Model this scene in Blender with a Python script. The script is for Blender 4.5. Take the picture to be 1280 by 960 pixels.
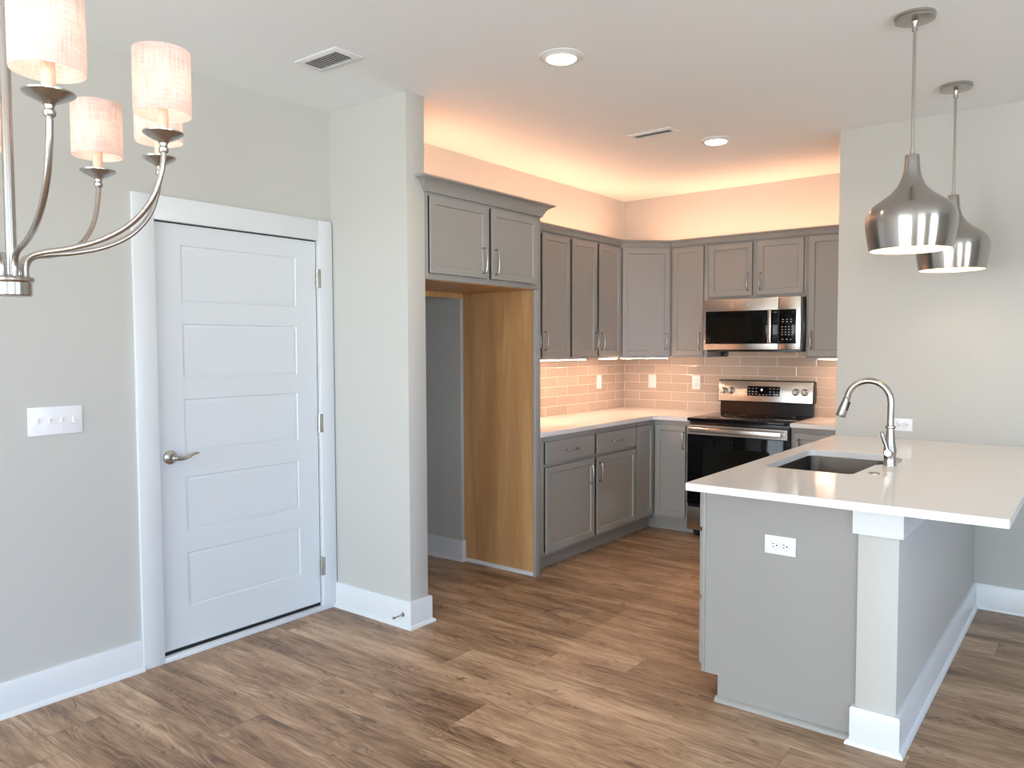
import bpy, bmesh, math, random
from mathutils import Vector, Matrix
random.seed(7)
PI = math.pi
for o in list(bpy.data.objects): bpy.data.objects.remove(o, do_unlink=True)
SC = bpy.context.scene
COL = SC.collection
H = 2.75

# ------------------------------------------------------------------ camera, light, exposure
def setup_camera():
    yaw, pitch, roll, f = 0.6609, 0.0481, -0.0036, 959.97
    fw = Vector((-math.sin(yaw)*math.cos(pitch), math.cos(yaw)*math.cos(pitch), -math.sin(pitch)))
    rt = Vector((math.cos(yaw), math.sin(yaw), 0)); up = rt.cross(fw)
    r2 = math.cos(roll)*rt + math.sin(roll)*up
    u2 = -math.sin(roll)*rt + math.cos(roll)*up
    m = Matrix((r2, u2, -fw)).transposed().to_4x4()
    m.translation = Vector((3.4589, -6.0977, 1.4584))
    cd = bpy.data.cameras.new('camera'); cd.sensor_width = 36; cd.lens = f*36/1280
    cd.clip_start = 0.02; cd.clip_end = 200
    c = bpy.data.objects.new('camera', cd); COL.objects.link(c); c.matrix_world = m
    SC.camera = c
setup_camera()
EXPOSURE = 0.58
SKY = (0.80, 0.915, 1.0); SKY_SIDE = (0.30, 0.47, 0.78); LOWER_GLOW = (0.78, 0.83, 0.86); SKY_STRENGTH = 11.0
WARM = (1.0, 0.50, 0.29); WARM2 = (1.0, 0.62, 0.42)
COVE_STRENGTH = 62.0; UNDER_STRENGTH = 90.0
CAN_POWER = 12.0; PENDANT_POWER = 1.0; CHAND_POWER = 0.48
def setup_world():
    """hazy white sky over the back, bluer open sky towards the right, bright glow added below the horizon to light the ceiling"""
    w = bpy.data.worlds.new('world'); SC.world = w; w.use_nodes = True; nt = w.node_tree; bg = nt.nodes['Background']
    N, Lk = nt.nodes.new, nt.links.new
    tc = N('ShaderNodeTexCoord'); sp = N('ShaderNodeSeparateXYZ'); Lk(tc.outputs['Generated'], sp.inputs[0])
    def rng(sock, a, b):
        n = N('ShaderNodeMapRange'); n.inputs[1].default_value = a; n.inputs[2].default_value = b; Lk(sock, n.inputs[0]); return n.outputs[0]
    def mix(f, a, b):
        n = N('ShaderNodeMix'); n.data_type = 'RGBA'; Lk(f, n.inputs[0])
        for k, v in ((6, a), (7, b)):
            if isinstance(v, tuple): n.inputs[k].default_value = (*v, 1)
            else: Lk(v, n.inputs[k])
        return n.outputs[2]
    sky = mix(rng(sp.outputs[0], 0.2, 0.8), SKY, SKY_SIDE)
    col = mix(rng(sp.outputs[2], -0.03, 0.03), LOWER_GLOW, sky)  # lower half glows to brighten the ceiling; no ground is built
    Lk(col, bg.inputs[0]); bg.inputs[1].default_value = SKY_STRENGTH
setup_world()
SC.view_settings.view_transform = 'Standard'; SC.view_settings.look = 'None'
SC.view_settings.exposure = EXPOSURE; SC.view_settings.gamma = 1
SC.view_settings.use_curve_mapping = False

# room extents and the window openings that let the daylight in (all behind or beside the camera)
XE, YB = 6.6, -10.2
BACK_WINDOWS = [(0.5, 1.9, 0.0, 2.3), (2.3, 3.4, 0.0, 2.3), (3.9, 4.4, 0.0, 2.3)]
RIGHT_WINDOWS = [(-9.4, -8.2, 0.3, 2.3), (-7.9, -6.7, 0.3, 2.3), (-4.9, -3.6, 0.8, 2.3)]  # unseen; the last one is added to throw bluish light on the peninsula wall
def portal(name, loc, rot, sx, sy):
    l = bpy.data.lights.new(name, 'AREA'); l.shape = 'RECTANGLE'; l.size = sx; l.size_y = sy
    l.cycles.is_portal = True
    o = bpy.data.objects.new(name, l); COL.objects.link(o); o.location = loc; o.rotation_euler = rot
for a, b, z0, z1 in BACK_WINDOWS:
    portal('daylight_portal', ((a+b)/2, YB-0.06, (z0+z1)/2), (PI/2, 0, 0), b-a, z1-z0)
for a, b, z0, z1 in RIGHT_WINDOWS:
    portal('daylight_portal', (XE+0.06, (a+b)/2, (z0+z1)/2), (PI/2, 0, PI/2), b-a, z1-z0)

# ------------------------------------------------------------------ materials
def nodes_of(name):
    m = bpy.data.materials.new(name); m.use_nodes = True
    nt = m.node_tree; b = nt.nodes['Principled BSDF']
    return m, nt, b
def mat(name, col, rough=0.5, metal=0.0, bump=0.0, bscale=200, spec=0.5, coat=0.0, aniso=0.0, emit=None, es=0, var=0.0):
    m, nt, b = nodes_of(name)
    b.inputs['Base Color'].default_value = (*col, 1); b.inputs['Roughness'].default_value = rough
    b.inputs['Metallic'].default_value = metal; b.inputs['Specular IOR Level'].default_value = spec
    b.inputs['Coat Weight'].default_value = coat; b.inputs['Coat Roughness'].default_value = 0.05
    if emit:
        b.inputs['Emission Color'].default_value = (*emit, 1); b.inputs['Emission Strength'].default_value = es
    if aniso:
        b.inputs['Anisotropic'].default_value = aniso; b.inputs['Anisotropic Rotation'].default_value = 0.25
        t = nt.nodes.new('ShaderNodeTangent'); t.direction_type = 'RADIAL'; t.axis = 'Z'
        nt.links.new(t.outputs[0], b.inputs['Tangent'])
    tc = nt.nodes.new('ShaderNodeTexCoord')
    n = nt.nodes.new('ShaderNodeTexNoise'); n.inputs['Scale'].default_value = bscale; n.inputs['Detail'].default_value = 2
    nt.links.new(tc.outputs['Object'], n.inputs['Vector'])
    if bump:
        bp = nt.nodes.new('ShaderNodeBump'); bp.inputs['Strength'].default_value = bump; bp.inputs['Distance'].default_value = 0.001
        nt.links.new(n.outputs['Fac'], bp.inputs['Height']); nt.links.new(bp.outputs[0], b.inputs['Normal'])
    if var:
        mx = nt.nodes.new('ShaderNodeMix'); mx.data_type = 'RGBA'
        mx.inputs[6].default_value = (*[c*(1-var) for c in col], 1); mx.inputs[7].default_value = (*[min(1, c*(1+var)) for c in col], 1)
        nt.links.new(n.outputs['Fac'], mx.inputs[0]); nt.links.new(mx.outputs[2], b.inputs['Base Color'])
    return m
M = {}
M['wall'] = mat('wall_paint', (0.548, 0.543, 0.502), 0.6, bump=0.05, bscale=350)
M['ceiling'] = mat('ceiling_paint', (0.85, 0.87, 0.87), 0.8, bump=0.05, bscale=300)
M['trim'] = mat('white_trim_paint', (0.72, 0.745, 0.75), 0.3, bump=0.02, bscale=60)
M['door'] = mat('white_door_paint', (0.69, 0.72, 0.73), 0.33, bump=0.02, bscale=60)
M['cab'] = mat('taupe_cabinet_paint', (0.325, 0.314, 0.292), 0.38, var=0.03, bscale=5)
M['cabdark'] = mat('cabinet_inside_shadow_gap', (0.10, 0.095, 0.09), 0.7, var=0.03)
M['nickel'] = mat('brushed_nickel', (0.47, 0.445, 0.41), 0.27, 1.0, bump=0.02, bscale=400)
M['spun'] = mat('spun_nickel_shade', (0.45, 0.425, 0.395), 0.22, 1.0, aniso=0.75)
M['steel'] = mat('stainless_steel', (0.60, 0.57, 0.53), 0.26, 1.0, aniso=0.5)
M['black'] = mat('black_enamel', (0.008, 0.008, 0.009), 0.18, var=0.02)
M['glass'] = mat('black_glass', (0.004, 0.004, 0.005), 0.05, var=0.02, spec=0.16)
M['glass2'] = mat('tinted_oven_glass', (0.008, 0.008, 0.007), 0.06, spec=0.15, var=0.1, bscale=500)
M['quartz'] = mat('white_quartz', (0.85, 0.82, 0.785), 0.13, var=0.02, bscale=60)
M['plastic'] = mat('white_plastic', (0.85, 0.85, 0.86), 0.28, var=0.01)
M['slot'] = mat('dark_slot', (0.02, 0.02, 0.02), 0.6, var=0.02)
M['vent'] = mat('white_vent_enamel', (0.78, 0.78, 0.77), 0.4, var=0.01)
M['sink'] = mat('dark_steel_sink', (0.11, 0.092, 0.078), 0.36, 1.0, var=0.05, bscale=30)
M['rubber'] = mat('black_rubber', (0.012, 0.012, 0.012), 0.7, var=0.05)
M['mark'] = mat('pale_printed_mark', (0.55, 0.55, 0.55), 0.5, var=0.02)
M['dim'] = mat('dark_gray_print', (0.05, 0.05, 0.05), 0.3, var=0.02)
M['inside'] = mat('cream_enamel_lining', (0.88, 0.82, 0.70), 0.45, var=0.01)
M['candle'] = mat('cream_candle_sleeve', (0.88, 0.60, 0.46), 0.5, var=0.02)
def emissive(name, col, s):
    m, nt, b = nodes_of(name)
    b.inputs['Base Color'].default_value = (0.9, 0.9, 0.9, 1)
    b.inputs['Emission Color'].default_value = (*col, 1); b.inputs['Emission Strength'].default_value = s
    n = nt.nodes.new('ShaderNodeTexNoise'); n.inputs['Scale'].default_value = 3
    r = nt.nodes.new('ShaderNodeMapRange'); r.inputs[3].default_value = 0.14; r.inputs[4].default_value = 0.18
    nt.links.new(n.outputs['Fac'], r.inputs[0]); nt.links.new(r.outputs[0], b.inputs['Roughness'])
    return m
M['cove'] = emissive('warm_led_tape', WARM, COVE_STRENGTH)
M['under'] = emissive('warm_led_bar', WARM2, UNDER_STRENGTH)
M['lens'] = emissive('downlight_lens', (1.0, 0.80, 0.56), 12.0)
M['bulb'] = emissive('glowing_bulb', (1.0, 0.80, 0.62), 10.0)
M['clock'] = emissive('display_digits', (0.75, 0.9, 1.0), 3.0)

class NT:                                       # tiny helper for node maths
    def __init__(s, nt): s.nt = nt
    def m(s, op, a, b=None, c=None):
        n = s.nt.nodes.new('ShaderNodeMath'); n.operation = op
        for i, v in enumerate((a, b, c)):
            if v is None: continue
            if isinstance(v, (int, float)): n.inputs[i].default_value = v
            else: s.nt.links.new(v, n.inputs[i])
        return n.outputs[0]
    def vec(s, x, y, z):
        n = s.nt.nodes.new('ShaderNodeCombineXYZ')
        for i, v in enumerate((x, y, z)):
            if isinstance(v, (int, float)): n.inputs[i].default_value = v
            else: s.nt.links.new(v, n.inputs[i])
        return n.outputs[0]
    def noise(s, v, scale, detail=2, rough=0.5, dist=0.0):
        n = s.nt.nodes.new('ShaderNodeTexNoise'); n.inputs['Scale'].default_value = scale
        n.inputs['Detail'].default_value = detail; n.inputs['Roughness'].default_value = rough
        n.inputs['Distortion'].default_value = dist
        s.nt.links.new(v, n.inputs['Vector']); return n.outputs['Fac']
    def white(s, v):
        n = s.nt.nodes.new('ShaderNodeTexWhiteNoise'); s.nt.links.new(v, n.inputs['Vector']); return n.outputs['Value']
    def ramp(s, f, stops):
        n = s.nt.nodes.new('ShaderNodeValToRGB'); e = n.color_ramp.elements
        while len(e) < len(stops): e.new(0.5)
        for i, (p, c) in enumerate(stops): e[i].position = p; e[i].color = (*c, 1)
        s.nt.links.new(f, n.inputs[0]); return n.outputs[0]
    def mix(s, f, a, b, mode='MIX'):
        n = s.nt.nodes.new('ShaderNodeMix'); n.data_type = 'RGBA'; n.blend_type = mode
        for i, v in ((0, f), (6, a), (7, b)):
            if isinstance(v, (int, float)): n.inputs[i].default_value = v
            elif isinstance(v, tuple): n.inputs[i].default_value = (*v, 1)
            else: s.nt.links.new(v, n.inputs[i])
        return n.outputs[2]
    def xyz(s, out='Object'):
        tc = s.nt.nodes.new('ShaderNodeTexCoord'); sp = s.nt.nodes.new('ShaderNodeSeparateXYZ')
        s.nt.links.new(tc.outputs[out], sp.inputs[0]); return sp.outputs

def floor_material():
    m, nt, b = nodes_of('oak_plank_floor'); k = NT(nt); x, y, z = k.xyz()
    W, L = 0.2032, 1.52
    yy = k.m('DIVIDE', k.m('ADD', y, 3.125+20*W), W); row = k.m('FLOOR', yy); fy = k.m('FRACT', yy)
    off = k.m('MULTIPLY', k.white(k.vec(row, 3.7, 0)), L)
    xx = k.m('DIVIDE', k.m('ADD', x, off), L); cl = k.m('FLOOR', xx); fx = k.m('FRACT', xx)
    pid = k.white(k.vec(row, cl, 1.3)); pid2 = k.white(k.vec(row, cl, 7.9))
    # soft figure long in x, contour rings of a slow field (cathedral grain), fine pores and small knots
    ox = k.m('ADD', x, k.m('MULTIPLY', pid, 37)); oy = k.m('ADD', y, k.m('MULTIPLY', pid2, 19))
    warp = k.noise(k.vec(k.m('MULTIPLY', ox, 2.2), k.m('MULTIPLY', oy, 9), pid), 1.0, 4, 0.55)
    yw = k.m('ADD', oy, k.m('MULTIPLY', warp, 0.05))
    broad = k.noise(k.vec(k.m('MULTIPLY', ox, 1.5), k.m('MULTIPLY', oy, 8), pid), 1.0, 3, 0.55, 0.4)
    field = k.noise(k.vec(k.m('MULTIPLY', ox, 1.5), k.m('MULTIPLY', oy, 8.5), pid2), 1.0, 1.5, 0.5, 0.5)
    rings = k.m('ADD', 0.5, k.m('MULTIPLY', k.m('SINE', k.m('MULTIPLY', field, 150)), 0.5))
    ringmask = k.noise(k.vec(k.m('MULTIPLY', ox, 2.5), k.m('MULTIPLY', oy, 11), 4.0), 1.0, 2, 0.5)
    rm = k.m('MULTIPLY', k.m('SUBTRACT', ringmask, 0.43), 5.0)
    rm = k.m('MAXIMUM', k.m('MINIMUM', rm, 1.0), 0.0)
    streak = k.noise(k.vec(k.m('MULTIPLY', ox, 4.5), k.m('MULTIPLY', yw, 52), pid2), 1.0, 5, 0.65)
    fine = k.noise(k.vec(k.m('MULTIPLY', ox, 14), k.m('MULTIPLY', yw, 170), pid), 1.0, 3, 0.6)
    knot = k.noise(k.vec(k.m('MULTIPLY', ox, 8.0), k.m('MULTIPLY', yw, 27), pid2), 1.0, 3, 0.55, 1.2)
    g = k.m('ADD', k.m('MULTIPLY', broad, 0.44), k.m('ADD', k.m('MULTIPLY', streak, 0.36), k.m('MULTIPLY', fine, 0.20)))
    g = k.m('ADD', g, k.m('MULTIPLY', k.m('SUBTRACT', pid, 0.5), 0.075))
    g = k.m('SUBTRACT', g, k.m('MULTIPLY', k.m('MULTIPLY', rings, rm), 0.085))
    col = k.ramp(g, [(0.35, (0.15, 0.080, 0.044)), (0.43, (0.275, 0.163, 0.092)), (0.51, (0.40, 0.255, 0.152)), (0.61, (0.59, 0.41, 0.27))])
    kf = k.ramp(knot, [(0.28, (1, 1, 1)), (0.365, (0, 0, 0))])
    col = k.mix(k.m('MULTIPLY', kf, 0.72), col, (0.085, 0.045, 0.025))
    lf = k.ramp(k.m('ADD', k.m('MULTIPLY', broad, 0.6), k.m('MULTIPLY', streak, 0.4)), [(0.60, (0, 0, 0)), (0.70, (1, 1, 1))])
    col = k.mix(k.m('MULTIPLY', lf, 0.35), col, (0.70, 0.52, 0.36))
    sy = k.m('LESS_THAN', k.m('MINIMUM', fy, k.m('SUBTRACT', 1, fy)), 0.007)
    sx = k.m('LESS_THAN', k.m('MINIMUM', fx, k.m('SUBTRACT', 1, fx)), 0.0011)
    seam = k.m('MAXIMUM', sy, sx)
    col = k.mix(k.m('MULTIPLY', seam, 0.55), col, (0.07, 0.04, 0.025))
    nt.links.new(col, b.inputs['Base Color'])
    r = k.m('ADD', 0.30, k.m('MULTIPLY', streak, 0.22)); nt.links.new(r, b.inputs['Roughness'])
    bp = nt.nodes.new('ShaderNodeBump'); bp.inputs['Strength'].default_value = 0.25; bp.inputs['Distance'].default_value = 0.0012
    nt.links.new(k.m('SUBTRACT', streak, k.m('MULTIPLY', seam, 0.9)), bp.inputs['Height']); nt.links.new(bp.outputs[0], b.inputs['Normal'])
    return m
M['floor'] = floor_material()

def veneer_material():
    m, nt, b = nodes_of('maple_veneer'); k = NT(nt); x, y, z = k.xyz()
    v = k.vec(k.m('MULTIPLY', x, 9), k.m('MULTIPLY', y, 9), k.m('MULTIPLY', z, 0.9))
    a = k.noise(v, 1.0, 4, 0.55, 0.6)
    v2 = k.vec(k.m('MULTIPLY', x, 90), k.m('MULTIPLY', y, 90), k.m('MULTIPLY', z, 3.5))
    f = k.noise(v2, 1.0, 3, 0.6)
    g = k.m('ADD', k.m('MULTIPLY', a, 0.7), k.m('MULTIPLY', f, 0.3))
    col = k.ramp(g, [(0.36, (0.50, 0.265, 0.105)), (0.52, (0.60, 0.335, 0.14)), (0.66, (0.68, 0.405, 0.185))])
    nt.links.new(col, b.inputs['Base Color']); b.inputs['Roughness'].default_value = 0.42
    return m
M['veneer'] = veneer_material()

def tile_material():
    m, nt, b = nodes_of('glazed_subway_tile'); k = NT(nt); x, y, z = k.xyz()
    u = k.m('SUBTRACT', x, y)                   # runs along both walls (object space: back wall y=0, left wall x=0)
    TH, TL = 0.0765, 0.305
    rz = k.m('DIVIDE', k.m('SUBTRACT', z, 0.914), TH); row = k.m('FLOOR', rz); fz = k.m('FRACT', rz)
    off = k.m('MULTIPLY', k.m('MODULO', row, 2), 0.5)
    uu = k.m('ADD', k.m('DIVIDE', k.m('ADD', u, 6.08), TL), off); cl = k.m('FLOOR', uu); fu = k.m('FRACT', uu)
    pid = k.white(k.vec(row, cl, 2.1))
    gz = k.m('MINIMUM', fz, k.m('SUBTRACT', 1, fz)); gu = k.m('MULTIPLY', k.m('MINIMUM', fu, k.m('SUBTRACT', 1, fu)), TL/TH)
    e = k.m('MINIMUM', gz, gu)
    grout = k.m('LESS_THAN', e, 0.028)
    base = k.mix(pid, (0.44, 0.365, 0.295), (0.50, 0.42, 0.345))
    col = k.mix(grout, base, (0.72, 0.66, 0.58))
    nt.links.new(col, b.inputs['Base Color'])
    nt.links.new(k.m('ADD', 0.10, k.m('MULTIPLY', grout, 0.6)), b.inputs['Roughness'])
    tilt = k.noise(k.vec(k.m('MULTIPLY', u, 5), k.m('MULTIPLY', z, 9), pid), 1.0, 2)
    edge = k.m('MINIMUM', k.m('MULTIPLY', e, 9), 1.0)
    h = k.m('ADD', k.m('MULTIPLY', edge, 0.8), k.m('MULTIPLY', tilt, 1.6))
    bp = nt.nodes.new('ShaderNodeBump'); bp.inputs['Strength'].default_value = 0.6; bp.inputs['Distance'].default_value = 0.002
    nt.links.new(h, bp.inputs['Height']); nt.links.new(bp.outputs[0], b.inputs['Normal'])
    return m
M['tile'] = tile_material()

def linen_material():
    m, nt, b = nodes_of('linen_shade'); k = NT(nt)
    tc = nt.nodes.new('ShaderNodeTexCoord'); sp = nt.nodes.new('ShaderNodeSeparateXYZ'); nt.links.new(tc.outputs['Object'], sp.inputs[0])
    x, y, z = sp.outputs
    ang = k.m('MULTIPLY', k.m('ARCTAN2', y, x), 0.07)
    a = k.noise(k.vec(k.m('MULTIPLY', ang, 380), k.m('MULTIPLY', z, 14), 0.0), 1.0, 3, 0.7)
    c = k.noise(k.vec(k.m('MULTIPLY', ang, 14), k.m('MULTIPLY', z, 380), 5.0), 1.0, 3, 0.7)
    g = k.m('MULTIPLY', a, c)
    col = k.ramp(g, [(0.12, (0.66, 0.53, 0.47)), (0.25, (0.90, 0.80, 0.76)), (0.38, (0.95, 0.88, 0.86))])
    d = nt.nodes.new('ShaderNodeBsdfDiffuse'); t = nt.nodes.new('ShaderNodeBsdfTranslucent'); mx = nt.nodes.new('ShaderNodeMixShader')
    nt.links.new(col, d.inputs[0]); nt.links.new(col, t.inputs[0]); mx.inputs[0].default_value = 0.5
    nt.links.new(d.outputs[0], mx.inputs[1]); nt.links.new(t.outputs[0], mx.inputs[2])
    nt.links.new(mx.outputs[0], nt.nodes['Material Output'].inputs[0])
    return m
M['linen'] = linen_material()

# ------------------------------------------------------------------ mesh helpers
def V(*a): return Vector(a)
class MB:
    """collects geometry, every face with a material slot; build() links it as ONE mesh object"""
    def __init__(s): s.bm = bmesh.new(); s.mats = []
    def slot(s, mt):
        if mt not in s.mats: s.mats.append(mt)
        return s.mats.index(mt)
    def box(s, a, b, mt, bevel=0.0, mtx=None):
        t = bmesh.new(); x0, y0, z0 = a; x1, y1, z1 = b
        vs = [t.verts.new(p) for p in ((x0, y0, z0), (x1, y0, z0), (x1, y1, z0), (x0, y1, z0), (x0, y0, z1), (x1, y0, z1), (x1, y1, z1), (x0, y1, z1))]
        for f in ((0, 3, 2, 1), (4, 5, 6, 7), (0, 1, 5, 4), (1, 2, 6, 5), (2, 3, 7, 6), (3, 0, 4, 7)): t.faces.new([vs[i] for i in f])
        if bevel: bmesh.ops.bevel(t, geom=t.edges[:], offset=bevel, segments=2, affect='EDGES', profile=0.5)
        s.merge(t, mt, mtx); return s
    def merge(s, t, mt, mtx=None):
        bmesh.ops.recalc_face_normals(t, faces=t.faces[:])
        if mtx: bmesh.ops.transform(t, matrix=mtx, verts=t.verts[:])
        i = s.slot(mt); mp = {}
        for v in t.verts: mp[v] = s.bm.verts.new(v.co)
        for f in t.faces:
            try: n = s.bm.faces.new([mp[v] for v in f.verts]); n.material_index = i
            except ValueError: pass
        t.free()
    def prism(s, pts, z0, z1, mt, bevel=0.0, mtx=None):
        t = bmesh.new()
        lo = [t.verts.new((x, y, z0)) for x, y in pts]; hi = [t.verts.new((x, y, z1)) for x, y in pts]
        t.faces.new(lo[::-1]); t.faces.new(hi)
        for i in range(len(pts)):
            j = (i+1) % len(pts); t.faces.new((lo[i], lo[j], hi[j], hi[i]))
        if bevel:
            es = [e for e in t.edges if abs(e.verts[0].co.z-e.verts[1].co.z) < 1e-6]
            bmesh.ops.bevel(t, geom=es, offset=bevel, segments=2, affect='EDGES')
        s.merge(t, mt, mtx); return s
    def lathe(s, prof, mt, c=(0, 0, 0), seg=48, mtx=None, cap=True):
        t = bmesh.new(); rings = []
        for r, z in prof:
            if r < 1e-6: rings.append([t.verts.new((0, 0, z))])
            else: rings.append([t.verts.new((r*math.cos(2*PI*i/seg), r*math.sin(2*PI*i/seg), z)) for i in range(seg)])
        for a, b in zip(rings, rings[1:]):
            for i in range(seg):
                j = (i+1) % seg
                if len(a) == 1 and len(b) == 1: continue
                if len(a) == 1: t.faces.new((a[0], b[i], b[j]))
                elif len(b) == 1: t.faces.new((a[i], a[j], b[0]))
                else: t.faces.new((a[i], a[j], b[j], b[i]))
        if cap:
            for rg in (rings[0], rings[-1]):
                if len(rg) > 1: t.faces.new(rg)
        mx = Matrix.Translation(c) @ (mtx or Matrix())
        s.merge(t, mt, mx); return s
    def cyl(s, p, q, r, mt, seg=24, r2=None):
        p, q = Vector(p), Vector(q); d = q-p
        mx = d.to_track_quat('Z', 'Y').to_matrix().to_4x4()
        s.lathe([(r, 0), (r if r2 is None else r2, d.length)], mt, p, seg, mx); return s
    def tube(s, pts, r, mt, seg=14, smooth=0, flat=None):
        P = [Vector(p) for p in pts]; R = r if isinstance(r, (list, tuple)) else [r]*len(P)
        if smooth:
            n = smooth; Q = []; RR = []
            for i in range(len(P)-1):
                p0 = P[max(i-1, 0)]; p1 = P[i]; p2 = P[i+1]; p3 = P[min(i+2, len(P)-1)]
                for k in range(n):
                    u = k/n
                    Q.append(0.5*((2*p1)+(-p0+p2)*u+(2*p0-5*p1+4*p2-p3)*u*u+(-p0+3*p1-3*p2+p3)*u**3)); RR.append(R[i]*(1-u)+R[i+1]*u)
            Q.append(P[-1]); RR.append(R[-1]); P, R = Q, RR
        t = bmesh.new(); rings = []; nrm = None
        for i, p in enumerate(P):
            d = (P[min(i+1, len(P)-1)]-P[max(i-1, 0)]).normalized()
            if nrm is None: nrm = d.orthogonal().normalized() if flat is None else (Vector(flat)-d*Vector(flat).dot(d)).normalized()
            else: nrm = (nrm-d*nrm.dot(d)).normalized()
            b = d.cross(nrm); k = 1.0
            rings.append([t.verts.new(p+nrm*(R[i]*math.cos(2*PI*j/seg))+b*(R[i]*math.sin(2*PI*j/seg))) for j in range(seg)])
        for a, b in zip(rings, rings[1:]):
            for i in range(seg): j = (i+1) % seg; t.faces.new((a[i], a[j], b[j], b[i]))
        t.faces.new(rings[0]); t.faces.new(rings[-1])
        s.merge(t, mt); return s
    def sweep(s, path, prof, mt, side=1):
        """profile (out, z) swept along an XY path with mitred corners; side=1: outward is to the right of travel"""
        P = [Vector((p[0], p[1])) for p in path]; N = []
        for i in range(len(P)-1):
            d = (P[i+1]-P[i]).normalized(); N.append(Vector((d.y, -d.x))*side)
        t = bmesh.new(); secs = []
        for i, p in enumerate(P):
            if i == 0: o = N[0]
            elif i == len(P)-1: o = N[-1]
            else:
                o = N[i-1]+N[i]; o = o/(o.dot(N[i]))
            secs.append([t.verts.new((p.x+o.x*a, p.y+o.y*a, z)) for a, z in prof])
        n = len(prof)
        for a, b in zip(secs, secs[1:]):
            for i in range(n): j = (i+1) % n; t.faces.new((a[i], a[j], b[j], b[i]))
        t.faces.new(secs[0]); t.faces.new(secs[-1][::-1])
        s.merge(t, mt); return s
    def build(s, name, parent=None, loc=None):
        me = bpy.data.meshes.new(name); bm = s.bm
        bmesh.ops.remove_doubles(bm, verts=bm.verts[:], dist=1e-6)
        bmesh.ops.recalc_face_normals(bm, faces=bm.faces[:])
        for f in bm.faces: f.smooth = True
        for e in bm.edges:
            if len(e.link_faces) == 2 and e.calc_face_angle(0) > math.radians(32): e.smooth = False
            elif len(e.link_faces) != 2: e.smooth = False
        bm.to_mesh(me); bm.free()
        for mt in s.mats: me.materials.append(M[mt])
        o = bpy.data.objects.new(name, me); COL.objects.link(o)
        if parent: o.parent = parent
        if loc: o.location = loc
        return o
def thing(name, label, cat, loc=(0, 0, 0), rz=0.0, group=None):
    o = bpy.data.objects.new(name, None); COL.objects.link(o); o.empty_display_size = 0.1
    o.location = loc; o.rotation_euler = (0, 0, rz); tag(o, label, cat, group); return o
def tag(o, label, cat, group=None):
    o['label'] = label; o['category'] = cat
    if group: o['group'] = group
    return o
def struct(name, mb, parent=None):
    o = mb.build(name, parent)
    if not parent: o['kind'] = 'structure'
    return o
def copy_tree(o, parent=None):
    c = o.copy(); COL.objects.link(c); c.parent = parent
    if o.parent: c.matrix_parent_inverse = o.matrix_parent_inverse.copy()
    for ch in list(o.children): copy_tree(ch, c)
    return c
def quarter(a, n=4): return [a*k/n for k in range(n+1)]

# ------------------------------------------------------------------ room shell
T = 0.12
XL, XK = 0.031, 0.0                               # dining wall face, kitchen wall face
PY0, PY1, PX = -3.323, -3.193, 0.630              # partition stub
XR, YR = 2.1445, -1.175                           # right wall corner
struct('floor', MB().box((-0.9, YB-0.1, -0.1), (XE+0.1, T, 0), 'floor'))
struct('ceiling', MB().box((-0.9, YB-0.1, H), (XE+0.1, T, H+0.1), 'ceiling'))
D0, D1, DZ = -4.336, -3.416, 2.045                # door opening
w_ = MB()
w_.box((XL-T, YB, 0), (XL, D0, H), 'wall'); w_.box((XL-T, D1, 0), (XL, PY0, H), 'wall'); w_.box((XL-T, D0, DZ), (XL, D1, H), 'wall')
struct('wall_left', w_)
struct('wall_partition', MB().box((-0.75, PY0, 0), (PX, PY1, H), 'wall', 0.002))
w_ = MB(); w_.box((-T, -2.215, 0), (XK, T, H), 'wall'); w_.box((-T, PY1, 1.80), (XK, -2.215, H), 'wall')
struct('wall_kitchen_left', w_)
w_ = MB(); w_.box((-0.85, -2.215, 0), (-T, -2.10, H), 'wall'); w_.box((-0.85, PY1, 0), (-0.75, -2.215, H), 'wall')
struct('wall_fridge_alcove', w_)
struct('wall_back', MB().box((-T, 0, 0), (XR+T, T, H), 'wall'))
w_ = MB(); w_.box((XR, YR+T, 0), (XR+T, 0, H), 'wall'); w_.box((XR, YR, 0), (XE, YR+T, H), 'wall', 0.002)
struct('wall_right', w_)
def wall_with_windows(name, wins, lo, hi, axis):
    mb = MB()
    def bx(a, b, z0, z1):
        if b-a < 1e-4 or z1-z0 < 1e-4: return
        if axis == 'x': mb.box((a, YB-T, z0), (b, YB, z1), 'wall')
        else: mb.box((XE, a, z0), (XE+T, b, z1), 'wall')
    c = lo
    for a, b, z0, z1 in sorted(wins):
        bx(c, a, 0, H); bx(a, b, 0, z0); bx(a, b, z1, H); c = b
    bx(c, hi, 0, H); struct(name, mb)
wall_with_windows('wall_behind_camera', BACK_WINDOWS, XL-T, XE+T, 'x')
wall_with_windows('wall_window_side', RIGHT_WINDOWS, YB, YR+T, 'y')
wn = 0
for (wins, axis) in ((BACK_WINDOWS, 'x'), (RIGHT_WINDOWS, 'y')):
    for a, b, z0, z1 in wins:
        wn += 1; mb = MB(); e = 0.05
        def bx(u0, u1, v0, v1, d0=-0.09, d1=0.0):
            if axis == 'x': mb.box((u0, YB+d0, v0), (u1, YB+d1, v1), 'trim')
            else: mb.box((XE-d1, u0, v0), (XE-d0, u1, v1), 'trim')
        bx(a, a+e, z0, z1); bx(b-e, b, z0, z1); bx(a, b, z0, z0+e); bx(a, b, z1-e, z1)
        if z0 > 0.1: bx(a, b, (z0+z1)/2-0.02, (z0+z1)/2+0.02)
        for q in (a-0.09, b): bx(q, q+0.09, z0, z1+0.09, -0.005, 0.018)
        bx(a, b, z1, z1+0.09, -0.005, 0.018)
        struct('window_%d' % wn, mb)

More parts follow.
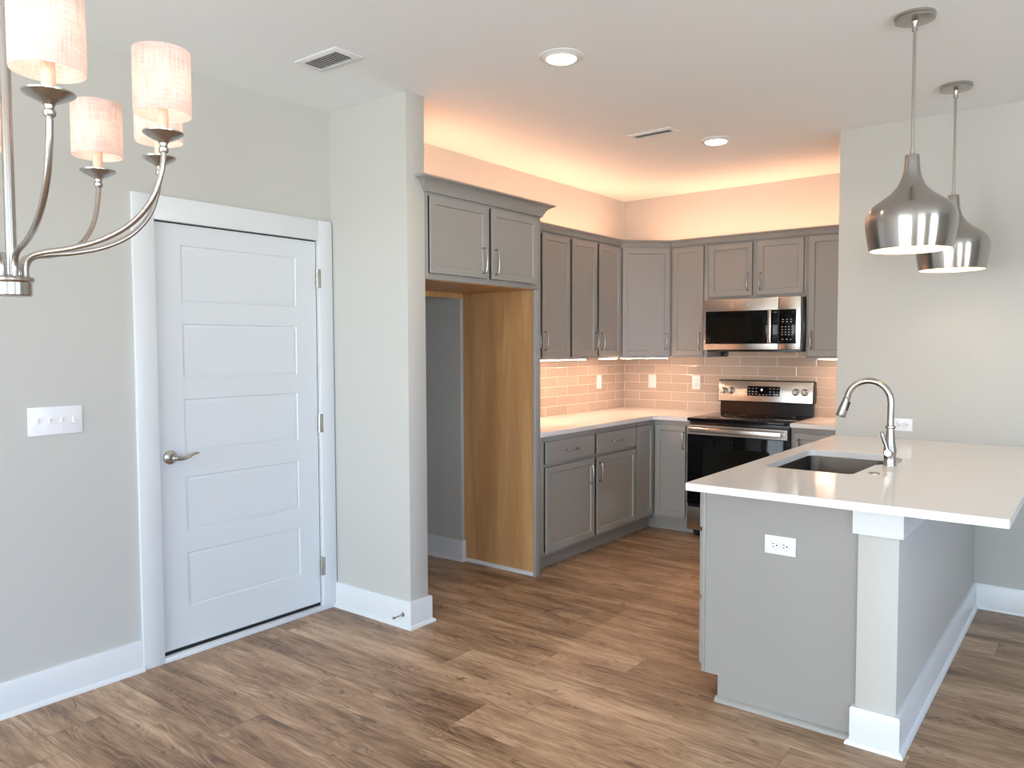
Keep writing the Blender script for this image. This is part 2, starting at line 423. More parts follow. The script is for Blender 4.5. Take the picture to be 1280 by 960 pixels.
# baseboards (board with a quarter-round shoe)
BB = [(0, 0), (0.030, 0), (0.029, 0.008), (0.024, 0.015), (0.0155, 0.019), (0.0155, 0.132), (0.012, 0.139), (0, 0.140)]
SHOE = [(0, 0), (0.019, 0), (0.018, 0.008), (0.013, 0.015), (0.005, 0.019), (0, 0.020)]
CAS0, CAS1 = -4.430, -3.330
struct('baseboard_left', MB().sweep([(XL, YB), (XL, CAS0)], BB, 'trim', 1))
struct('baseboard_partition', MB().sweep([(XL+0.015, PY0), (PX, PY0), (PX, PY1+0.0), (XL-0.4, PY1)], BB, 'trim', 1))
struct('baseboard_alcove', MB().sweep([(-0.75, -2.215), (0.0, -2.215), (0.0, -2.19)], BB, 'trim', 1))
struct('baseboard_right', MB().sweep([(XE, YR), (2.909, YR)], BB, 'trim', -1))

# ------------------------------------------------------------------ door, casing, threshold
cs = MB()
cs.box((XL, CAS0, 0), (XL+0.019, D0+0.004, DZ+0.105), 'trim', 0.002)
cs.box((XL, D1-0.004, 0), (XL+0.019, CAS1, DZ+0.105), 'trim', 0.002)
cs.box((XL, D0+0.004, DZ-0.004), (XL+0.019, D1-0.004, DZ+0.105), 'trim', 0.002)
cs.box((XL-T, D0-0.0, 0), (XL, D0+0.004, DZ), 'trim'); cs.box((XL-T, D1-0.004, 0), (XL, D1, DZ), 'trim'); cs.box((XL-T, D0+0.004, DZ-0.004), (XL, D1-0.004, DZ), 'trim')
for y0, y1 in ((D0+0.004, D0+0.016), (D1-0.016, D1-0.004)): cs.box((XL-0.09, y0, 0), (XL-0.052, y1, DZ-0.004), 'trim')
cs.box((XL-0.09, D0, DZ-0.016), (XL-0.052, D1, DZ-0.004), 'trim')
struct('trim_1', cs)                               # door casing and jambs
tb = MB(); tb.box((XL-T, D0+0.004, 0), (XL+0.02, D1-0.004, 0.023), 'trim', 0.003)
struct('trim_2', tb)                               # white sill board under the door
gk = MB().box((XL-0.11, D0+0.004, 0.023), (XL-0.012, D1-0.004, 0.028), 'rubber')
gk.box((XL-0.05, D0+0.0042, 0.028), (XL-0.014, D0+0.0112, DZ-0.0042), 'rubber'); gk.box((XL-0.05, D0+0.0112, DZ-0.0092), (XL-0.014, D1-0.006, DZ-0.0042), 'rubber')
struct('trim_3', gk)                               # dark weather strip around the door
def door_slab():
    mb = MB(); y0, y1, z0, z1 = D0+0.0115, D1-0.0085, 0.042, DZ-0.0095; xf, xb = XL-0.006, XL-0.045
    pan = [(0.230, 0.487), (0.588, 0.849), (0.962, 1.218), (1.317, 1.573), (1.678, 1.938)]; pa, pb = -4.198, -3.556
    t = bmesh.new()
    ys = [y0, pa, pb, y1]; zs = [z0]+[v for p in pan for v in p]+[z1]
    g = [[t.verts.new((xf, y, z)) for y in ys] for z in zs]; pf = []
    for i in range(len(zs)-1):
        for j in range(3):
            f = t.faces.new((g[i][j], g[i][j+1], g[i+1][j+1], g[i+1][j]))
            if j == 1 and i % 2 == 1: pf.append(f)
    for f in t.faces: f.normal_update()
    sg = 1 if t.faces[:][0].normal.x > 0 else -1
    for th, dp in ((0.005, -0.006), (0.009, 0.0), (0.010, 0.004), (0.001, 0)):
        bmesh.ops.inset_individual(t, faces=pf, thickness=th, depth=dp)
    mb.merge(t, 'door')
    mb.box((xb, y0, z0), (xf-0.0105, y1, z1), 'door')
    for a, b in (((xb, y0, z0), (xf, y0+0.0015, z1)), ((xb, y1-0.0015, z0), (xf, y1, z1)), ((xb, y0, z1-0.0015), (xf, y1, z1)), ((xb, y0, z0), (xf, y1, z0+0.0015))): mb.box(a, b, 'door')
    return mb
door = door_slab().build('door_1'); door['kind'] = 'structure'
sw = MB().box((XL-0.04, D0+0.0115, 0.029), (XL-0.010, D1-0.0085, 0.042), 'rubber'); sw.build('door_sweep', door)
for z in (1.835, 1.045, 0.248):
    h = MB(); yh = D1-0.006
    for k in range(3): h.cyl((XL+0.004, yh, z-0.051+k*0.0345), (XL+0.004, yh, z-0.051+k*0.0345+0.0325), 0.0078, 'nickel', 14)
    h.cyl((XL+0.004, yh, z-0.053), (XL+0.004, yh, z+0.053), 0.0045, 'nickel', 12)
    h.box((XL-0.0045, yh-0.0035, z-0.051), (XL+0.0202, yh+0.013, z+0.051), 'nickel', 0.001)
    h.build('hinge', door)
hy, hz, hx = -4.272, 0.952, XL-0.006
rose = MB(); rose.lathe([(0, 0), (0.0335, 0), (0.0335, 0.003), (0.031, 0.008), (0.022, 0.013), (0.0135, 0.016), (0.0125, 0.035), (0, 0.035)], 'nickel', (hx, hy, hz), 36, Matrix.Rotation(PI/2, 4, 'Y'))
hd = rose.build('door_handle', door)
lv = MB(); lv.tube([(hx+0.03, hy-0.006, hz), (hx+0.047, hy, hz), (hx+0.051, hy+0.02, hz-0.004), (hx+0.049, hy+0.045, hz-0.006), (hx+0.047, hy+0.07, hz+0.001), (hx+0.045, hy+0.095, hz+0.010), (hx+0.044, hy+0.118, hz+0.012)],
   [0.011, 0.0125, 0.0105, 0.0085, 0.0075, 0.006, 0.004], 'nickel', 14, 6); lv.build('lever', hd)

# door stop on the partition baseboard
ds = MB(); ds.cyl((0.590, PY0-0.0155, 0.068), (0.590, PY0-0.019, 0.068), 0.011, 'nickel', 18)
ds.cyl((0.590, PY0-0.018, 0.068), (0.590, PY0-0.075, 0.068), 0.0055, 'nickel', 14, 0.0035)
ds.cyl((0.590, PY0-0.073, 0.068), (0.590, PY0-0.085, 0.068), 0.0065, 'nickel', 14)
tag(ds.build('door_stop'), 'small metal door stop sticking out of the white baseboard at the wall end', 'door stop')

# ------------------------------------------------------------------ switch plates and outlets
def plate_thing(name, label, cat, loc, rz, w, h, kind, group=None, horizontal=False):
    """local: plate in XZ, facing -y"""
    t = thing(name, label, cat, loc, rz, group)
    mb = MB(); mb.box((-w/2, -0.006, -h/2), (w/2, 0.0, h/2), 'plastic', 0.0022); mb.build('plate', t)
    if kind == 'toggle4':
        for k in range(4):
            x = (k-1.5)*0.046
            g = MB(); g.box((x-0.0055, -0.0075, -0.012), (x+0.0055, -0.0055, 0.012), 'plastic', 0.0008)
            up = (1, 1, 1, -1)[k]
            g.box((-0.0045, -0.018, -0.0035), (0.0045, 0, 0.0035), 'plastic', 0.001, Matrix.Translation((x, -0.005, 0.002*up)) @ Matrix.Rotation(-0.55*up, 4, 'X'))
            for dz in (-0.030, 0.030): g.cyl((x, -0.0058, dz), (x, -0.0072, dz), 0.0032, 'plastic', 12); g.box((x-0.0024, -0.0075, dz-0.0004), (x+0.0024, -0.0068, dz+0.0004), 'mark')
            g.build('toggle_switch', t)
    elif kind == 'duplex':
        for s in (-1, 1):
            g = MB(); c = s*0.0195
            g.lathe([(0, 0), (0.0165, 0), (0.0165, 0.0025), (0.0155, 0.003), (0, 0.003)], 'plastic', (c, -0.005, 0), 28, Matrix.Rotation(PI/2, 4, 'X'))
            # tall slots side by side and a round ground hole, turned a quarter for a sideways plate
            g.box((c-0.009, -0.0085, 0.0042), (c-0.001, -0.0078, 0.0070), 'slot'); g.box((c-0.008, -0.0085, -0.0070), (c-0.001, -0.0078, -0.0042), 'slot')
            g.lathe([(0.0165, 0.0008), (0.0172, 0.0008), (0.0172, 0.0014), (0.0165, 0.0014), (0.0165, 0.0008)], 'dim', (c, -0.005, 0), 28, Matrix.Rotation(PI/2, 4, 'X'), False)
            g.cyl((c+0.0075, -0.0078, 0), (c+0.0075, -0.0086, 0), 0.0032, 'slot', 12)
            r = g.build('socket', t)
        c2 = MB().cyl((0, -0.0058, 0), (0, -0.0072, 0), 0.0028, 'plastic', 12); c2.build('screw', t)
        if not horizontal:
            for ch in t.children: ch.rotation_euler = (0, PI/2, 0)
    elif kind == 'rocker':
        g = MB(); g.box((-0.0165, -0.0085, -0.033), (0.0165, -0.005, 0.033), 'plastic', 0.001)
        g.box((-0.012, -0.0105, -0.027), (0.012, -0.007, 0.001), 'plastic', 0.0008, Matrix.Rotation(0.05, 4, 'X')); g.build('rocker', t)
    elif kind == 'gfci':
        g = MB(); g.box((-0.0165, -0.0085, -0.033), (0.0165, -0.005, 0.033), 'plastic', 0.001)
        for s in (-1, 1):
            g.box((-0.0065, -0.0092, s*0.021-0.004), (-0.0045, -0.0084, s*0.021+0.004), 'slot'); g.box((0.0045, -0.0092, s*0.021-0.003), (0.0065, -0.0084, s*0.021+0.003), 'slot')
            g.cyl((0, -0.0084, s*0.021-0.0085), (0, -0.0092, s*0.021-0.0085), 0.002, 'slot', 10)
        g.box((-0.006, -0.0098, 0.0015), (0.006, -0.0084, 0.0055), 'plastic'); g.box((-0.006, -0.0098, -0.0055), (0.006, -0.0084, -0.0015), 'mark'); g.build('receptacle', t)
    return t
plate_thing('switch_plate', 'wide white four gang toggle switch plate on the wall left of the door', 'light switch', (XL, -4.761, 1.163), PI/2, 0.208, 0.116, 'toggle4')
TF = 0.008
plate_thing('wall_outlet', 'cream switch plate on the left tiled wall near the kitchen corner', 'light switch', (XK+TF, -0.447, 1.158), PI/2, 0.072, 0.116, 'rocker')
plate_thing('wall_outlet', 'cream switch plate on the back tiled wall, nearest the corner', 'light switch', (0.290, -TF, 1.155), 0, 0.074, 0.116, 'rocker')
plate_thing('wall_outlet', 'white power outlet on the back tiled wall just left of the range', 'outlet', (0.703, -TF, 1.154), 0, 0.074, 0.118, 'gfci')
plate_thing('wall_outlet', 'white sideways outlet on the beige wall behind the faucet', 'outlet', (2.512, YR, 0.998), 0, 0.116, 0.072, 'duplex', None, True)
PE = -3.131
plate_thing('wall_outlet', 'white sideways double outlet on the gray end panel of the peninsula', 'outlet', (2.470, PE, 0.685), 0, 0.120, 0.073, 'duplex', None, True)

# ------------------------------------------------------------------ cabinet parts (local frame: x along the front, front faces -y, z up)
def front_mesh(w, h, shaker=True, rail=0.056, th=0.020):
    t = bmesh.new()
    f = t.faces.new([t.verts.new(p) for p in ((0, 0, 0), (w, 0, 0), (w, 0, h), (0, 0, h))])
    f.normal_update(); faces = [f]
    bmesh.ops.inset_individual(t, faces=faces, thickness=0.0015, depth=0.0015)
    if shaker:
        bmesh.ops.inset_individual(t, faces=faces, thickness=rail, depth=0)
        bmesh.ops.inset_individual(t, faces=faces, thickness=0.004, depth=-0.005)
        bmesh.ops.inset_individual(t, faces=faces, thickness=0.002, depth=-0.003)
    mb = MB(); mb.merge(t, 'cab', Matrix.Translation((0, -th+0.0015, 0)))
    mb.box((0, -th+0.0105, 0), (w, 0, h), 'cab')
    for a, b in (((0, -th+0.0015, 0), (0.001, 0, h)), ((w-0.001, -th+0.0015, 0), (w, 0, h)), ((0, -th+0.0015, 0), (w, 0, 0.001)), ((0, -th+0.0015, h-0.001), (w, 0, h))): mb.box(a, b, 'cab')
    return mb
def pull(mb, x, z, vertical=True, L=0.128, y=-0.020):
    a = L/2; pts = []; rs = []
    prof = [(-a, 0.0, 0.0062), (-a, 0.016, 0.0052), (-a*0.90, 0.026, 0.0048), (-a*0.5, 0.0315, 0.0048), (0, 0.033, 0.0050), (a*0.5, 0.0315, 0.0048), (a*0.90, 0.026, 0.0048), (a, 0.016, 0.0052), (a, 0.0, 0.0062)]
    for s, o, r in prof:
        pts.append((x, y-o, z+s) if vertical else (x+s, y-o, z)); rs.append(r)
    mb.tube(pts, rs, 'nickel', 12, 4)
def add_front(t, kind, x0, x1, z0, z1, hnd=None, hv=True, L=0.128):
    mb = front_mesh(x1-x0, z1-z0, kind == 'door'); d = mb.build(kind, t, (x0, 0, z0))
    if hnd:
        hm = MB(); pull(hm, hnd[0]-x0, hnd[1]-z0, hv, L); hm.build('handle', d)
    return d
def cabinet(name, label, cat, loc, rz, w, depth, h, fronts, toe=False, group=None, mat_='cab'):
    t = thing(name, label, cat, loc, rz, group); mb = MB()
    z0 = 0.105 if toe else 0
    mb.box((0, 0, z0), (w, depth, h), mat_, 0.001)
    mb.build('carcass', t)
    if toe: MB().box((0, 0.072, 0), (w, 0.09, z0), mat_).build('toe_kick', t)
    for f in fronts: add_front(t, *f)
    return t
R90 = PI/2
CT = 0.914; CB = 0.884
# fridge cabinet and its tall side panel
FX = 0.630
Y0f = PY1+0.002
fc = cabinet('wall_cabinet', 'gray two door cabinet mounted over the empty refrigerator alcove', 'cabinet', (FX, Y0f, 1.818), R90, -2.165-Y0f, FX-0.004, 0.475,
    [('door', -3.170-Y0f, -2.702-Y0f, 0.030, 0.432, (-2.748-Y0f, 0.128), True, 0.14), ('door', -2.666-Y0f, -2.222-Y0f, 0.030, 0.432, (-2.640-Y0f, 0.128), True, 0.14)])
MB().box((0.020, 0.022, -0.003), (-2.222-Y0f, FX-0.05, 0.0), 'veneer').build('bottom_panel', fc)
MB().box((0.0, FX-0.030, -0.035), (-2.222-Y0f, FX-0.012, 0.0), 'veneer').build('mounting_rail', fc)
CROWN = [(0, -0.022), (0.012, -0.022), (0.014, -0.010), (0.018, -0.004), (0.026, 0.012), (0.040, 0.028), (0.058, 0.038), (0.068, 0.041), (0.070, 0.050), (0, 0.050)]
cr = MB().sweep([(FX+0.001, -3.1945), (FX+0.0011, -3.1945), (FX+0.0011, -2.1655), (0.41, -2.1655)], [(a, 2.290+z) for a, z in CROWN], 'cab', 1)
# the first point of the path only sets the mitre; turn it so the return runs along the wall end
o = cr.build('crown_moulding'); o.parent = fc; o.matrix_parent_inverse = (Matrix.Translation(fc.location) @ Matrix.Rotation(R90, 4, 'Z')).inverted()
tp = thing('refrigerator_side_panel', 'tall panel beside the refrigerator alcove, maple inside with gray front edge', 'panel', (0, 0, 0))
MB().box((0.004, -2.190, 0), (FX-0.02, -2.167, 1.817), 'veneer').build('veneer_board', tp)
MB().box((FX-0.02, -2.222, 0), (FX, -2.167, 1.817), 'cab', 0.001).build('front_stile', tp)
MB().sweep([(0.02, -2.190), (FX-0.022, -2.190)], SHOE, 'trim', 1).build('shoe_moulding', tp)

# left wall uppers
UD = 0.305; UB, UT = 1.372, 2.292
YS = -2.164
cabinet('wall_cabinet', 'tall gray upper cabinet on the left wall, beside the refrigerator enclosure', 'cabinet', (UD, YS, UB), R90, -1.356-YS, UD-0.003, UT-UB,
    [('door', -2.120-YS, -1.755-YS, 0.012, 0.880, (-1.782-YS, 0.128)), ('door', -1.710-YS, -1.374-YS, 0.012, 0.880, (-1.692-YS, 0.128))])
YS = -1.355
cabinet('wall_cabinet', 'gray two door upper cabinet on the left wall, next to the corner cabinet', 'cabinet', (UD, YS, UB), R90, -0.612-YS, UD-0.003, UT-UB,
    [('door', -1.333-YS, -0.998-YS, 0.012, 0.880, (-1.024-YS, 0.128)), ('door', -0.952-YS, -0.622-YS, 0.012, 0.880, (-0.930-YS, 0.128))])
# diagonal corner cabinet
dg = thing('corner_wall_cabinet', 'gray one door upper cabinet set diagonally across the kitchen corner', 'cabinet', (UD, -0.610, UB), PI/4)
s2 = math.sqrt(2); Wd = 0.305*s2
def dloc(x, y):                                    # world to the diagonal cabinet's frame
    dx, dy = x-UD, y+0.610; return ((dx+dy)/s2, (-dx+dy)/s2)
MB().prism([dloc(*p) for p in ((UD, -0.610), (0.610, -UD), (0.610, -0.003), (0.003, -0.003), (0.003, -0.610))], 0, UT-UB, 'cab').build('carcass', dg)
add_front(dg, 'door', 0.018, Wd-0.018, 0.012, 0.880, (Wd-0.050, 0.128))
# back wall uppers
XS = 0.611
cabinet('wall_cabinet', 'narrow gray upper cabinet between the diagonal corner cabinet and the microwave', 'cabinet', (XS, -UD, UB), 0, 0.928-XS, UD-0.003, UT-UB,
    [('door', 0.632-XS, 0.898-XS, 0.012, 0.880, (0.873-XS, 0.128))])
XS = 0.929
cabinet('wall_cabinet', 'short gray two door cabinet directly above the microwave', 'cabinet', (XS, -UD, 1.822), 0, 1.693-XS, UD-0.003, UT-1.822,
    [('door', 0.945-XS, 1.292-XS, 0.025, 0.430, (1.262-XS, 0.128)), ('door', 1.334-XS, 1.676-XS, 0.025, 0.430, (1.358-XS, 0.128))])
XS = 1.694
cabinet('wall_cabinet', 'gray upper cabinet right of the microwave, running into the beige wall', 'cabinet', (XS, -UD, UB), 0, 2.140-XS, UD-0.003, UT-UB,
    [('door', 1.714-XS, 2.110-XS, 0.012, 0.880, (1.740-XS, 0.128))])
CR2 = [(0, -0.022), (0.010, -0.022), (0.013, -0.010), (0.018, 0.002), (0.028, 0.014), (0.034, 0.018), (0.036, 0.028), (0, 0.028)]
crn = MB().sweep([(UD+0.001, -2.160), (UD+0.001, -0.610), (0.610, -UD-0.001), (2.140, -UD-0.001)], [(a+0.001, UT+z-0.0005) for a, z in CR2], 'cab', 1)
tag(crn.build('crown_moulding'), 'long gray crown moulding along the tops of the upper kitchen cabinets', 'moulding')

# base cabinets
BD = 0.610; YS = -2.165
cabinet('base_cabinet', 'gray base cabinet with two drawers over two doors on the left wall', 'cabinet', (BD, YS, 0), R90, -0.908-YS, BD-0.003, CB-0.001, [
    ('door', -2.103-YS, -1.520-YS, 0.130, 0.682, (-1.582-YS, 0.575)), ('door', -1.482-YS, -0.922-YS, 0.130, 0.682, (-1.488-YS+0.03, 0.575)),
    ('drawer', -2.103-YS, -1.520-YS, 0.706, 0.846, (-1.812-YS, 0.776), False), ('drawer', -1.482-YS, -0.922-YS, 0.706, 0.846, (-1.218-YS, 0.776), False)], True)
cb = thing('corner_base_cabinet', 'gray L shaped corner base cabinet with a folding pair of doors', 'cabinet', (0, 0, 0))
MB().prism([(0.003, -0.003), (0.003, -0.907), (BD, -0.907), (BD, -BD), (0.924, -BD), (0.924, -0.003)], 0.105, CB-0.001, 'cab').build('carcass', cb)
MB().prism([(BD-0.09, -0.907), (BD-0.072, -0.907), (BD-0.072, -BD+0.072), (0.924, -BD+0.072), (0.924, -BD+0.09), (BD-0.09, -BD+0.09)], 0, 0.105, 'cab').build('toe_kick', cb)
d1 = front_mesh(0.265, 0.716); d1o = d1.build('door', cb, (BD, -0.902, 0.130)); d1o.rotation_euler = (0, 0, R90)
d2 = front_mesh(0.256, 0.716); d2o = d2.build('door', cb, (0.640, -BD, 0.130))
hm = MB(); pull(hm, 0.884-0.640, 0.732-0.130); hm.build('handle', d2o)
XS = 1.696
cabinet('base_cabinet', 'gray base cabinet right of the range under the short countertop', 'cabinet', (XS, -BD, 0), 0, 2.140-XS, BD-0.003, CB-0.001,
    [('door', 0.022, 0.425, 0.130, 0.846, (0.060, 0.74))], True)

# countertops
def counter(name, label, pts, bevel=0.003):
    o = MB().prism(pts, CB, CT, 'quartz', bevel).build(name); return tag(o, label, 'countertop')
CX = 0.638
counter('countertop', 'white L shaped quartz countertop in the kitchen corner left of the range',
    [(0.003, -0.003), (0.003, -2.164), (CX, -2.164), (CX, -0.668), (0.668, -CX), (0.926, -CX), (0.926, -0.003)])
counter('countertop', 'short white quartz countertop between the range and the beige wall', [(1.695, -CX), (2.141, -CX), (2.141, -0.003), (1.695, -0.003)])

# tile backsplash
bs = MB(); bs.box((XK+0.0005, -2.164, CT+0.0005), (XK+TF, -0.0005, UB-0.001), 'tile')
tag(bs.build('tile_backsplash'), 'glossy beige subway tile backsplash on the left kitchen wall', 'backsplash')
bs = MB(); bs.box((XK+TF, -TF, CT+0.0005), (0.928, -0.0005, UB-0.001), 'tile')
bs.box((0.928, -TF, 0.60), (1.694, -0.0005, 1.43), 'tile'); bs.box((1.694, -TF, CT+0.0005), (XR-0.001, -0.0005, UB-0.001), 'tile')
tag(bs.build('tile_backsplash'), 'glossy beige subway tile backsplash on the back wall behind the range', 'backsplash')

# ------------------------------------------------------------------ LED lights in the kitchen
def led(name, label, a, b, w, z, mt, group, up, parts=True, body=0.010):
    a, b = Vector((*a, z)), Vector((*b, z)); d = b-a; L = d.length
    t = thing(name, label, 'light', a, math.atan2(d.y, d.x), group)
    z0, z1 = (0, body) if up else (-body, 0)
    MB().box((0, -w/2, z0), (L, w/2, z1), 'plastic', 0.001).build('housing', t)
    if up: MB().box((0.004, -w/2+0.003, body), (L-0.004, w/2-0.003, body+0.002), mt).build('diffuser', t)
    else: MB().box((0.004, -w/2+0.002, -body-0.002), (L-0.004, w/2-0.002, -body), mt).build('diffuser', t)
ZT = UT+0.001
led('led_strip', 'warm light strip hidden on top of the upper cabinets', (0.19, -2.10), (0.19, -0.36), 0.02, ZT, 'cove', 'light strips on top of the upper cabinets', True)
led('led_strip', 'warm light strip hidden on top of the upper cabinets', (0.36, -0.19), (2.08, -0.19), 0.02, ZT, 'cove', 'light strips on top of the upper cabinets', True)
led('led_strip', 'warm light strip hidden on top of the refrigerator cabinet', (0.22, -3.12), (0.22, -2.24), 0.02, 2.294, 'cove', None, True)
led('under_cabinet_light', 'glowing light bar under the upper cabinet beside the refrigerator enclosure', (0.272, -1.96), (0.272, -1.082), 0.022, UB-0.001, 'under', None, False)
led('under_cabinet_light', 'short glowing light bar under the upper cabinet left of the corner', (0.272, -0.868), (0.272, -0.600), 0.022, UB-0.001, 'under', None, False)
led('under_cabinet_light', 'glowing light bar under the diagonal corner cabinet', (0.290, -0.575), (0.575, -0.290), 0.022, UB-0.001, 'under', None, False)
led('under_cabinet_light', 'glowing light bar under the upper cabinet right of the microwave', (1.775, -0.272), (2.12, -0.272), 0.022, UB-0.001, 'under', None, False)

# ------------------------------------------------------------------ range
RX0, RX1 = 0.930, 1.692; RW = RX1-RX0
rg = thing('range', 'freestanding black and stainless electric range with glass cooktop', 'range', (RX0, -0.660, 0))
b_ = MB(); b_.box((0.002, 0.03, 0.06), (RW-0.002, 0.630, 0.893), 'black', 0.002)
for x in (0.05, RW-0.05):
    for y in (0.08, 0.58): b_.cyl((x, y, 0), (x, y, 0.06), 0.018, 'black', 12)
b_.build('body', rg)
ct = MB(); ct.box((0, -0.012, 0.894), (RW, 0.60, 0.918), 'glass', 0.004); ct.build('cooktop', rg)
for cx, cy, r in ((0.20, 0.14, 0.115), (0.56, 0.14, 0.09), (0.20, 0.43, 0.075), (0.56, 0.43, 0.105)):
    MB().lathe([(r, 0.9181), (r, 0.9184), (r-0.002, 0.9184), (r-0.002, 0.9181)], 'dim', (cx, cy, 0), 48, None, False).build('burner_ring', rg)
od = MB(); od.box((0.003, -0.012, 0.262), (RW-0.003, 0.029, 0.868), 'glass', 0.003)
odo = od.build('oven_door', rg)
MB().box((0.13, -0.0128, 0.40), (RW-0.13, -0.011, 0.70), 'glass2', 0.0).build('oven_window', odo)
MB().box((0.003, -0.015, 0.795), (RW-0.003, -0.0122, 0.866), 'steel').build('door_trim', odo)
hb = MB(); hb.box((0.035, -0.060, 0.812), (RW-0.035, -0.040, 0.852), 'steel', 0.007)
for x in (0.045, RW-0.045): hb.box((x-0.012, -0.045, 0.818), (x+0.012, -0.014, 0.846), 'steel', 0.003)
hb.build('handle', odo)
dr = MB(); dr.box((0.003, -0.010, 0.062), (RW-0.003, 0.029, 0.238), 'steel', 0.002); dro = dr.build('storage_drawer', rg)
MB().box((0.003, 0.002, 0.238), (RW-0.003, 0.029, 0.262), 'black').build('drawer_gap', rg)
# backguard: leaning console
bgm = MB()
def lean(x0, x1, z0, z1, y0, y1, mt, mb, bev=0.0):     # panel leaning back, front depths y0 (bottom) y1 (top)
    t = bmesh.new(); th = 0.055
    vs = [t.verts.new(p) for p in ((x0, y0, z0), (x1, y0, z0), (x1, 0.645, z0), (x0, 0.645, z0), (x0, y1, z1), (x1, y1, z1), (x1, 0.645, z1), (x0, 0.645, z1))]
    for f in ((0, 3, 2, 1), (4, 5, 6, 7), (0, 1, 5, 4), (1, 2, 6, 5), (2, 3, 7, 6), (3, 0, 4, 7)): t.faces.new([vs[i] for i in f])
    if bev: bmesh.ops.bevel(t, geom=t.edges[:], offset=bev, segments=2, affect='EDGES')
    mb.merge(t, mt)
lean(0.012, RW-0.012, 0.918, 1.035, 0.590, 0.598, 'black', bgm, 0.003)
lean(-0.004+0.002, RW+0.002, 1.012, 1.186, 0.562, 0.590, 'black', bgm, 0.006)
bgm.build('backguard', rg)
def lean_pt(x, z, out=0.0):                       # point on the console's front
    u = (z-1.012)/(1.186-1.012); y = 0.562+(0.590-0.562)*u
    return Vector((x, y-out, z))
LM = Matrix.Rotation(math.atan2(0.028, 0.174), 4, 'X')
def console_box(name, x0, x1, z0, z1, o0, o1, mt, parent, bev=0.001):
    zc, xc = (z0+z1)/2, (x0+x1)/2; p = lean_pt(xc, zc)
    mb = MB(); mb.box((-(x1-x0)/2, -o1, -(z1-z0)/2), ((x1-x0)/2, -o0, (z1-z0)/2), mt, bev, Matrix.Translation(p) @ Matrix.Rotation(-math.atan2(0.028, 0.174), 4, 'X'))
    return mb.build(name, parent)
cp = console_box('control_panel', 0.006, RW-0.006, 1.018, 1.180, -0.001, 0.003, 'steel', rg)
ds_ = console_box('display', 0.245, 0.505, 1.062, 1.140, 0.003, 0.0045, 'glass', cp)
mb = MB(); KM = Matrix.Rotation(-math.atan2(0.028, 0.174), 4, 'X')
def on_console(x, z, o): return Matrix.Translation(lean_pt(x, z, o)) @ KM
mb.box((-0.006, -0.0006, -0.006), (0.004, 0, 0.007), 'clock', 0, on_console(0.362, 1.112, 0.0046))
mb.build('clock_digits', ds_)
mb = MB()
for k, (x, z) in enumerate([(0.262+0.028*i, zz) for zz in (1.078, 1.098, 1.122) for i in (0, 1, 2, 6, 7, 8)] + [(0.262+0.028*i, 1.074) for i in (3, 4, 5)]):
    mb.box((-0.006, -0.0005, -0.0018), (0.006, 0, 0.0018), 'mark', 0, on_console(x, z, 0.0046))
mb.build('button_markings', ds_)
for x in (0.045, 0.110, 0.628, 0.695):
    z = 1.100; mt = on_console(x, z, 0.003) @ Matrix.Rotation(PI/2, 4, 'X')
    kb = MB(); kb.lathe([(0, 0), (0.0275, 0), (0.0275, 0.0018), (0, 0.0018)], 'slot', (0, 0, 0), 32, mt); kb.lathe([(0, 0), (0.0245, 0), (0.0245, 0.004), (0.020, 0.006), (0.0185, 0.024), (0.0165, 0.027), (0, 0.027)], 'steel', (0, 0, 0), 32, mt)
    kb.box((-0.003, -0.019, 0.024), (0.003, 0.019, 0.032), 'steel', 0.001, mt); kb.build('knob', rg)
    mk = MB()
    for q in range(9):
        a = math.radians(-130+q*32.5+90); 
        if q == 4: continue
        mk.box((-0.0012, 0.028, 0.0), (0.0012, 0.034, 0.0006), 'slot', 0, mt @ Matrix.Rotation(a-PI/2, 4, 'Z'))
    mk.build('knob_markings', cp)

# ------------------------------------------------------------------ microwave
MW0, MW1 = 0.936, 1.690; mz0, mz1 = 1.428, 1.819; mw = MW1-MW0
mc = thing('microwave', 'stainless over the range microwave with black window and keypad', 'microwave', (MW0, -0.330, mz0))
MB().box((0, 0, 0.004), (mw, 0.320, mz1-mz0), 'black', 0.002).build('body', mc)
MB().box((0.0, 0, -0.012), (mw-0.02, 0.31, 0.004), 'black', 0.003).build('bottom_vent', mc)
yf = -0.078; mh = mz1-mz0
dd = MB(); dd.box((0, yf, 0.004), (0.588, 0.0, mh), 'steel', 0.003); do = dd.build('door', mc)
MB().box((0.022, yf-0.001, 0.048), (0.587, yf+0.01, 0.300), 'glass', 0.001).build('window_glass', do)
MB().box((0.062, yf-0.0016, 0.072), (0.470, yf, 0.250), 'glass2').build('window_screen', do)
hb = MB(); hb.box((0.520, yf-0.040, 0.052), (0.548, yf-0.022, 0.296), 'steel', 0.006)
for z in (0.062, 0.286): hb.cyl((0.534, yf-0.026, z), (0.534, yf+0.002, z), 0.008, 'steel', 14)
hb.build('handle', do)
mb = MB(); cx = 0.366; cz = 0.345
def ring_at(mb, cx, cz, r0, r1, y0, y1, mt):
    mb.lathe([(r0, -y0), (r1, -y0), (r1, -y1), (r0, -y1), (r0, -y0)] if r0 > 0 else [(0, -y0), (r1, -y0), (r1, -y1), (0, -y1)], mt, (cx, 0, cz), 32, Matrix.Rotation(PI/2, 4, 'X'), False)
ring_at(mb, cx, cz, 0, 0.0155, yf-0.0008, yf, 'mark'); ring_at(mb, cx, cz, 0.0125, 0.0145, yf-0.0014, yf-0.0006, 'slot')
for a, dx in ((0.5, -0.004), (0.5, 0.004)):
    ring_at(mb, cx+dx, cz, 0.0030, 0.0044, yf-0.0014, yf-0.0006, 'slot')
mb.build('round_badge', do)
